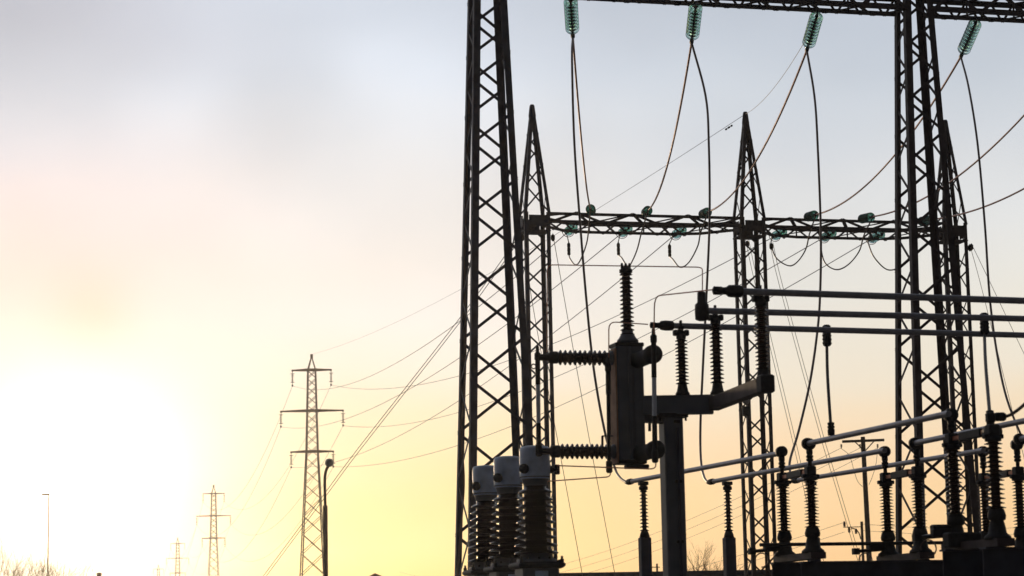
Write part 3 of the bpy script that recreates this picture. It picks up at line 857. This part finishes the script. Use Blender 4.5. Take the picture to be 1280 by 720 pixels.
ct('brown finned current transformer with grey cap, middle one of the three', 617, 652.5, 571, 37.1)
ct('brown finned current transformer with grey cap, left and farthest of the three', 590.5, 623.5, 582.5, 39.2)
mb_t = empty('valve_arm', 'round black knob on a short arm at the foot of the nearest transformer', 'valve', at(690, 705, 35))
MB().tube([at(680, 705, 35), at(698, 705, 34.8)], .035, 10).build('arm', FIT, mb_t)
MB().lathe(at(697, 705, 34.8), VV, [(.02, -.02), (.05, -.01), (.065, .015), (.068, .04), (.06, .07), (.035, .09), (.01, .1)], 16).build('knob', FIT, mb_t)

# ------------------------------------------------------------------ lower busbars
def lower(label, xa, ya, xb, yb, taper, r=.043, ext=0):
    a = atz(xa, ya, zL); b = atz(xb, yb, zL)
    d = (b - a).normalized(); b2 = b + d * ext
    t = empty('busbar_tube', label, 'busbar', a, 'lower busbar tubes')
    MB().tube([a + d * (.25 if taper else 0), b2], r, 16).build('tube', TUBE, t)
    if taper:
        MB().lathe(a + d * .3, -d, [(.052, 0), (.058, .04), (.058, .18), (.035, .3), (.02, .36)], 14).build('end_fitting', FIT, t)
    else:
        ca = a + d * .02
        mb = MB(); mb.lathe(ca - VV * .0 + d * .04, -d, [(.05, 0), (.085, .01), (.09, .06), (.085, .1), (.04, .12)], 18)
        mb.build('end_fitting', FIT, t)
    return a, b, d, t
SW = []
pA = lower('lower busbar tube, leftmost, running behind the square post to the first brown insulator', 783, 603, 976, 566.5, True)
pB = lower('lower busbar tube, second, starting right of the square post and crossing the middle peaked tower', 885, 603, 1106, 563, True)
pC = lower('lower busbar tube, third and lowest, starting beside the two leftmost brown insulators', 990, 601.5, 1229, 563, True)
pD = lower('lower busbar tube in front, highest, from the second brown insulator to the right tall tower', 1009, 554.5, 1186, 517, False)
pE = lower('front lower busbar tube starting at the right tall tower and leaving at the right edge', 1143, 554, 1281, 526, False, ext=1.5)
pF = lower('short visible busbar tube at the right edge above the last brown insulator', 1274, 549, 1300, 544, False, ext=1.5)

# slim pedestal insulators carrying the lower busbars
for x, yc, D, lab in ((804, 600, 43.2, 'slim brown insulator on a square pedestal just left of the square post'), (909, 600, 43.3, 'slim brown insulator on a square pedestal left of the middle peaked tower'), (1014, 600, 43.6, 'slim brown insulator on a square pedestal hidden behind the second brown insulator')):
    tp = at(x, yc + 3, D); b = ground(tp)
    t = empty('pedestal_insulator', lab, 'insulator', b, 'slim pedestal insulators')
    z0 = zat(x, 665, D); z1 = zat(x, 612, D); h = z1 - z0
    MB().lathe(b + VZ * z0, VZ, sheds(.042, .088, 0, h, 12, .075), 20).build('porcelain', PORC, t)
    mb = MB().lathe(b + VZ * z1, VZ, [(.05, -.02), (.085, 0), (.085, .05), (.06, .07), (.075, .09), (.075, tp.z - z1 - .02)], 16)
    mb.bevbox(Vector((tp.x, tp.y, tp.z - .02)), .085, .07, .035, axp, .01); mb.build('cap', FIT, t)
    zp = zat(x, 672, D)
    MB().bevbox(b + VZ * zp / 2, .10, .10, zp / 2, axp, .012).build('pedestal', STEEL, t)
    MB().lathe(b + VZ * zp, VZ, [(.10, -.01), (.085, .06), (.06, z0 - zp + .02)], 16).build('flange', FIT, t)

# ------------------------------------------------------------------ disconnectors
def disconnector(label, ax_, ay, D, bx_, by, Db, yb_a, top_pipe_a=None, top_pipe_b=None, big=1.0, group='disconnectors', mech=True):
    """two fat insulators on a channel, with a closed blade between their heads"""
    a = at(ax_, ay, D); b = at(bx_, by, Db)
    zc = (a.z + b.z) / 2; zbase = zat(ax_, yb_a, D)
    ga, gb = ground(a), ground(b)
    t = empty('disconnector', label, 'switch', Vector((ga.x, ga.y, zbase - .12)), group)
    dv = (gb - ga).normalized(); L_ = (gb - ga).length
    MB().bar(ga - dv * .25 + VZ * (zbase - .06), gb + dv * .25 + VZ * (zbase - .06), .24, .10).build('base_channel', STEEL_BROWN, t)
    for k, gg in enumerate((ga, gb)):
        zs0 = zbase + .36; zs1 = zc - .08
        MB().lathe(gg + VZ * zbase, VZ, [(.18, -.02), (.17, .02), (.12, .06), (.10, .17), (.085, .22), (.11, .23), (.12, .28), (.105, .34), (.09, .37)], 22).build('bearing', FIT, t)
        po = MB().lathe(gg, VZ, sheds(.056 * big, .120 * big, zs0, zs1, 15, .112 * big, alt=.8), 26).build('insulator', PORC, t)
        mb = MB().lathe(gg, VZ, [(.07, zs1 - .01), (.105, zs1), (.11, zs1 + .05), (.07, zs1 + .07), (.065, zs1 + .2)], 18)
        for s in (-1, 1): mb.bevbox(gg + VV * .1 * s + VZ * (zs1 + .06), .035, .045, .03, axp, .01)
        mb.bevbox(gg + VZ * (zs1 + .14), .075, .075, .075, axp, .015)
        mb.build('head_cap', FIT, po)
    # blade between the heads
    zbd = zc + .06
    MB().bevbox((ga + gb) / 2 + VZ * zbd, .045, L_ * .26, .055, (dv.cross(VZ), dv, VZ), .01).build('contact_jaw', FIT, t)
    MB().bar(ga + VZ * zbd, gb + VZ * zbd, .05, .05).build('blade', COPPER, t)
    for k, (gg, pz) in enumerate(((ga, top_pipe_a), (gb, top_pipe_b))):
        if pz:
            h = pz - zbd
            pr_ = [(.03, 0), (.03, h * .35), (.055, h * .38), (.055, h * .46), (.035, h * .48), (.055, h * .5), (.055, h * .58), (.04, h * .6), (.05, h * .66), (.05, h * .8)]
            mb = MB().lathe(gg + VZ * zbd, VZ, pr_, 14)
            mb.lathe(Vector((gg.x, gg.y, pz)) + dv * .07, -dv, [(.05, 0), (.088, .01), (.092, .07), (.088, .13), (.04, .14)], 18)
            mb.build('riser', FIT, t)
    if mech:
        # folded earthing arm sticking out at the back, with a coiled lead
        e0 = ga + VZ * (zbase + .10); e1 = e0 - VV * .50 + VU * .15 + VZ * -.03
        ea = MB().tube([e0, e1], .028, 8)
        ea.box(e1, .05, .05, .05, axp); ea.build('earthing_arm', FIT, t)
        MB().bevbox(e0 - VV * .22 + VZ * .03, .13, .06, .05, axp, .01).build('arm_clamp', FIT, t)
        c = e1 + VV * .16 - VZ * .14
        MB().ring(c, VU, .11, .011, 18, 5, -2.6, 2.4).build('coiled_lead', WIRE, t)
    return t, zc
zl_ = zL
disconnector('brown two column disconnector leftmost in the row, at the leftmost lower busbar\'s right end', 978, 599, 37, 1013, 596, 35.6, 694, zl_, zl_)
disconnector('brown two column disconnector in the middle of the row, before the right tall tower', 1107, 599, 37.4, 1147, 596, 36.0, 694, zl_, zl_)
disconnector('brown two column disconnector at the right edge, partly hidden by a nearer one', 1230, 599, 37.8, 1273, 597, 36.4, 694, zl_, zl_)
disconnector('nearest brown two column disconnector, larger, in front of the right tall tower\'s foot', 1190, 553, 31, 1241, 545, 29.7, 678, zl_, None, 1.06)
# clamp on top of the nearest disconnector's right column with a cable leaving right
tc_ = empty('terminal_clamp', 'black terminal clamp with a thick cable leaving at the right edge, over the nearest disconnector', 'clamp', at(1239, 540, 29.9))
MB().lathe(at(1240, 540, 29.8) + VU * .12, -VU, [(.04, 0), (.1, .02), (.105, .12), (.1, .22), (.04, .24)], 18).build('clamp_ball', FIT, tc_)
MB().bevbox(at(1250, 521, 29.8), .075, .05, .055, axp, .02).build('cable_lug', FIT, tc_)
MB().bevbox(at(1238, 522, 29.8), .055, .055, .07, axp, .02).build('lug_block', FIT, tc_)
MB().tube(crom([at(1256, 521, 29.8), at(1264, 518, 29.7), at(1274, 511, 29.6), at(1284, 502, 29.4), at(1300, 484, 29)], 5), .022, 8).build('cable', WIRE, tc_)

# horizontal operating shaft between the phases
wire('operating_shaft', 'thin horizontal operating shaft linking the feet of the brown disconnectors', 'shaft', [at(950, 681, 36.5), at(1300, 677, 38.3)], .028, FIT, None, 8)

# steel frames under the disconnectors
def frame(label, x0, ytop, D, ln, group, depthb=.28, legs=(0.3, .5, .95), back=0):
    a = at(x0, ytop, D)
    t = empty('steel_frame', label, 'frame', ground(a), group)
    rows = [0] + ([back] if back else [])
    for q in rows:
        o = a - VU * q - VZ * depthb / 2
        mb = MB()
        mb.bar(o + VZ * (depthb / 2 - .012), o + VV * ln + VZ * (depthb / 2 - .012), .2, .024)
        mb.bar(o - VZ * (depthb / 2 - .012), o + VV * ln - VZ * (depthb / 2 - .012), .2, .024)
        mb.bar(o, o + VV * ln, .016, depthb - .048)
        mb.build('beam', STEEL, t)
        for l in legs:
            g_ = ground(o + VV * ln * l)
            MB().bevbox(g_ + VZ * (a.z - depthb) / 2, .1, .1, (a.z - depthb) / 2, axp, .01).build('leg', STEEL, t)
    return t
frame('dark steel beam frame under the leftmost brown insulator columns', 965, 703, 37.1, 6.2, 'steel frames under the switches', legs=(.06, .5, .95))
frame('dark steel beam frame under the front columns of the brown disconnector row', 1001, 702, 35.6, 5.6, 'steel frames under the switches', legs=(.3, .93))
frame('nearest dark steel beam frame in the lower right corner', 1178, 687, 30.9, 3.6, 'steel frames under the switches', .40, legs=(.12, .9))
frame('nearer dark steel beam under the right column of the nearest disconnector', 1228, 684, 29.6, 3.4, 'steel frames under the switches', .40, legs=(.2, .9))
mc = empty('drive_box', 'boxy dark drive mechanism at the foot of the nearest brown disconnector', 'drive box', at(1176, 672, 31))
MB().bevbox(at(1176, 660, 31), .13, .07, .045, axp, .015).build('actuator', FIT, mc)
MB().bevbox(at(1203, 675, 30.7), .24, .11, .10, axp, .02).build('housing', FIT, mc)
MB().tube([at(1146, 673, 31.3), at(1180, 667, 31)], .03, 10).build('linkage', TUBE, mc)

# ------------------------------------------------------------------ low building behind
ba = ground(at(698, 716, 95)); bz = zat(698, 716.5, 95)
bd = empty('equipment_building', 'long low dark flat roofed building along the bottom edge behind the pedestals', 'building', ba)
xd = VV * .35 + R0 * .65; xd.normalize(); yd = VZ.cross(xd)
MB().box(ba + xd * 16 + yd * 4 + VZ * (bz - .2) / 2, 15.8, 4, (bz - .2) / 2, (xd, yd, VZ)).build('wall', WALL, bd)
MB().box(ba + xd * 16 + yd * 4 + VZ * (bz - .1), 16.1, 4.3, .1, (xd, yd, VZ)).build('roof', STEEL, bd)
for k in range(6): MB().box(ba + xd * (2.5 + 5 * k) - yd * .01 + VZ * 2.2, .6, .03, .5, (xd, yd, VZ)).build('window', FIT, bd)
MB().box(ba + xd * 7.5 - yd * .01 + VZ * 1.05, .5, .03, 1.05, (xd, yd, VZ)).build('door', PAINT, bd)

# far gable roof
hb = ground(at(469, 717, 160)); hz_ = zat(469, 716.5, 160)
hs = empty('house', 'small gable roof peak just showing at the bottom edge between pylon and left tower', 'house', hb)
hy = Vector((0, 1, 0))
MB().box(hb + VZ * (hz_ - 1.8) / 2 + hy * 5, 3.6, 5, (hz_ - 1.8) / 2).build('wall', WALL, hs)
w = 4.0; 
mb = MB(); P = [hb + R0 * s * w + hy * y + VZ * (hz_ - 2.0) for y in (-.3, 10.3) for s in (-1, 1)] + [hb + hy * y + VZ * hz_ for y in (-.3, 10.3)]
Q = [q - VZ * .18 for q in P]
mb.add(P + Q, [(0, 4, 5, 2), (4, 1, 3, 5), (6, 8, 11, 10), (10, 11, 9, 7), (0, 6, 10, 4), (4, 10, 7, 1), (2, 5, 11, 8), (5, 3, 9, 11), (0, 2, 8, 6), (1, 7, 9, 3)])
mb.build('roof', ROOF, hs)
MB().box(hb + VZ * 2.5 - hy * .02, .5, .04, .6).build('window', FIT, hs)
# small chimney in the glare
cb_ = ground(at(124, 719, 200)); cz = zat(124, 717, 200)
ch = empty('vent_stack', 'small orange vent stack just reaching the bottom edge in the sun glare', 'chimney', cb_)
MB().box(cb_ + VZ * (cz - .1) / 2, .18, .18, (cz - .1) / 2).build('shaft', ORANGE, ch)
MB().lathe(cb_ + VZ * (cz - .1), VZ, [(.15, 0), (.27, .05), (.22, .12), (.06, .2)], 12).build('cowl', ORANGE, ch)

# ------------------------------------------------------------------ street lamps
lb = ground(at(407, 700, 83)); 
sl = empty('street_lamp', 'tall street lamp with round head just right of the nearest pylon', 'street lamp', lb)
zb2 = zat(406.5, 632, 83)
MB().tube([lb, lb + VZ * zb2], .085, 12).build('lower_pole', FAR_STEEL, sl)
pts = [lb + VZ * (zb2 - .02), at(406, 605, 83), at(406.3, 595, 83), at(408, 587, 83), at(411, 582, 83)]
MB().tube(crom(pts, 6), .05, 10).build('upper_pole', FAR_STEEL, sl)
lh = at(411.5, 578, 83)
hd = MB().lathe(lh - VZ * .14, VZ, [(.05, -.02), (.1, 0), (.14, .05), (.155, .12), (.14, .2), (.09, .26), (.02, .28)], 20).build('lamp_head', LAMPM, sl)
lb2 = ground(at(60, 700, 210))
s2 = empty('street_lamp', 'distant street lamp with short flat arm, orange in the sun glare at the left', 'street lamp', lb2)
zt2 = zat(60, 618, 210)
MB().tube([lb2, lb2 + VZ * zt2], [.07, .045], 10).build('pole', ORANGE, s2)  # orange of the sun glare is painted on pole and head
MB().bevbox(lb2 + VZ * zt2 - R0 * .28, .36, .15, .07, None, .04).build('lamp_head', ORANGE, s2)

# ------------------------------------------------------------------ wooden utility poles
pb_ = ground(at(1088, 700, 127)); zp = zat(1080.5, 546, 127)
up = empty('utility_pole', 'wooden utility pole with wide crossarm between the middle and right lattice towers', 'utility pole', pb_)
lean = R0 * -.14
MB().tube([pb_, pb_ + VZ * zp + lean], [.17, .12], 12).build('pole', WOOD, up)
ca = at(1053, 552, 126.8); cbm = at(1105, 550, 127.2)
MB().bar(ca, cbm, .12, .14).build('crossarm', WOOD, up)
mb = MB(); mb.bar(at(1069, 552.5, 126.9), at(1080, 563, 126.9), .05); mb.bar(at(1092, 552, 127), at(1082, 563, 126.9), .05); mb.build('brace', WOOD, up)
for x in (1051.5, 1075, 1097): 
    q = at(x, 555, 126.9)
    MB().lathe(q, -VZ, [(.02, 0)] + sheds(.03, .075, .02, .2, 3) + [(.02, .22)], 10).build('insulator', FIT, up)
mb = MB()
mb.tube(crom([at(1051, 560, 126.9), at(1062, 570, 126.9), at(1068, 590, 126.9), at(1073, 603, 126.9), at(1083, 612, 127)], 5), .014, 5)
mb.tube(crom([at(1097, 560, 127), at(1095, 580, 127), at(1090, 597, 127), at(1086, 606, 127)], 5), .014, 5)
mb.tube(crom([at(1076, 560, 127), at(1078, 575, 127), at(1079, 600, 127), at(1083, 614, 127)], 5), .014, 5)
mb.build('jumper_lead', THIN, up)
for i, (x, y) in enumerate(((1051.5, 560), (1075, 560), (1097, 560))):
    q = at(x, y, 126.9)
    wire('distribution_wire', 'faint wire running down left from the wide crossarm pole, ' + ['leftmost on the crossarm', 'middle on the crossarm', 'rightmost on the crossarm'][i], 'wire', sag(q, at(500 + i * 20, 715 + i * 6, 330), 3.5, 30), .012, THIN, 'wires from the wide crossarm pole', 5)
pb2 = ground(at(1079, 700, 150)); zp2 = zat(1077, 652, 150)
u2 = empty('utility_pole', 'small thin pole with one short arm, left of the wide crossarm pole\'s foot', 'utility pole', pb2)
MB().tube([pb2, pb2 + VZ * zp2], .09, 10).build('pole', WOOD, u2)
MB().bar(at(1054, 659, 150), at(1077, 658.5, 150), .05).build('arm', WOOD, u2)
MB().tube(crom([at(1064, 660, 150), at(1070, 662, 150), at(1074, 667, 150), at(1076, 674, 150)], 4), .035, 6).build('brace', WOOD, u2)
for x, y in ((1055.5, 655), (1061.5, 662.5), (1070, 664)): MB().lathe(at(x, y, 150) - VZ * .17, VZ, [(.04, 0), (.1, .05), (.06, .1), (.1, .18), (.06, .26), (.09, .3), (.03, .34)], 10).build('insulator', FIT, u2)
for i, (x, y) in enumerate(((1055.5, 653), (1055.5, 665))):
    wire('distribution_wire', 'faint wire running left from the small one armed pole, ' + ['upper one', 'lower one'][i], 'wire', sag(at(x, y, 150), at(420, 740 + i * 12, 380), 4, 30), .012, THIN, 'wires from the small one armed pole', 5)
for i, y in enumerate((655, 663)):
    wire('distribution_wire', 'faint level wire running right from the small one armed pole, ' + ['upper one', 'lower one'][i], 'wire', sag(at(1077, y, 150), at(1330, y + 1, 185), .3, 16), .012, THIN, 'level wires behind the right tall tower', 5)
pb3 = ground(at(821.5, 715, 170)); zp3 = zat(821.5, 704.5, 170)
u3 = empty('utility_pole', 'tiny pole with a short arm just left of the foot of the square post', 'utility pole', pb3)
MB().tube([pb3, pb3 + VZ * zp3], .07, 8).build('pole', WOOD, u3)
MB().bar(at(812, 709, 170), at(825, 709, 170), .06).build('arm', WOOD, u3)
MB().lathe(at(812.5, 708, 170), VZ, [(.05, -.1), (.08, .02), (.04, .2)], 8).build('insulator', FIT, u3)

# ------------------------------------------------------------------ bare trees
def bare_tree(label, base, h, spread, seed, group, dens=5, trunk=.35, r0=.05, bm=BARK):
    rnd = random.Random(seed)
    t = empty('bare_tree', label, 'tree', base, group)
    tr, br = MB(), MB()
    top = base + VZ * h * trunk
    tr.tube([base - VZ * .1, top], [r0 * 1.3, r0], 8); tr.build('trunk', bm, t)
    def grow(p, d, ln, r, depth):
        n = 4; pts = [p]; dd = d.copy()
        for i in range(n):
            dd = (dd + Vector((rnd.gauss(0, .12), rnd.gauss(0, .12), rnd.gauss(.05, .08)))).normalized()
            pts.append(pts[-1] + dd * ln / n)
        br.tube(pts, [r * (1 - .55 * i / n) for i in range(n + 1)], 4 if depth < 2 else 3, False)
        if depth == 4: return
        for k in range(rnd.choice((2, 3, 3)) + (1 if depth == 0 else 0)):
            q = pts[rnd.choice((2, 3, 4))]
            nd = (dd + Vector((rnd.gauss(0, .55), rnd.gauss(0, .55), rnd.gauss(.1, .3))) * spread).normalized()
            grow(q, nd, ln * rnd.uniform(.5, .8), r * .5, depth + 1)
    for k in range(dens):
        a = 2 * math.pi * k / dens + rnd.random()
        d = Vector((math.cos(a) * spread * .75, math.sin(a) * spread * .75, 1)).normalized()
        grow(top - VZ * rnd.random() * h * .1, d, h * .30, r0 * .6, 0)
    br.build('crown', bm, t)
tb = ground(at(884, 715, 118))
bare_tree('small bare leafless tree with twiggy crown between the square post and the middle peaked tower', tb, zat(884, 690, 118), .7, 3, None, 8, .45, .10)
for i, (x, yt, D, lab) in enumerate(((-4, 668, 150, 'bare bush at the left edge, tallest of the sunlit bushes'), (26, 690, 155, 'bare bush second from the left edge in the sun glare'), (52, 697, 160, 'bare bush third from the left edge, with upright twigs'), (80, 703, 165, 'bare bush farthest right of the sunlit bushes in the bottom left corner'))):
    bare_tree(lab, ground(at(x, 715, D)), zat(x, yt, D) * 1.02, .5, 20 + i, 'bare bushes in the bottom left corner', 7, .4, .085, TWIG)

# ------------------------------------------------------------------ haze
HAZE = 0.00013
if HAZE:
    mb = MB().box((0, 600, 23), 700, 640, 24.5)
    hm = bpy.data.materials.new('haze'); hm.use_nodes = True; t = hm.node_tree; t.nodes.clear()
    o = t.nodes.new('ShaderNodeOutputMaterial'); pv = t.nodes.new('ShaderNodeVolumePrincipled')
    pv.inputs['Color'].default_value = (.97, .98, 1, 1); pv.inputs['Density'].default_value = HAZE; pv.inputs['Anisotropy'].default_value = .85
    t.links.new(pv.outputs[0], o.inputs['Volume'])
    tag(mb.build('haze', hm), None, None, kind='stuff')
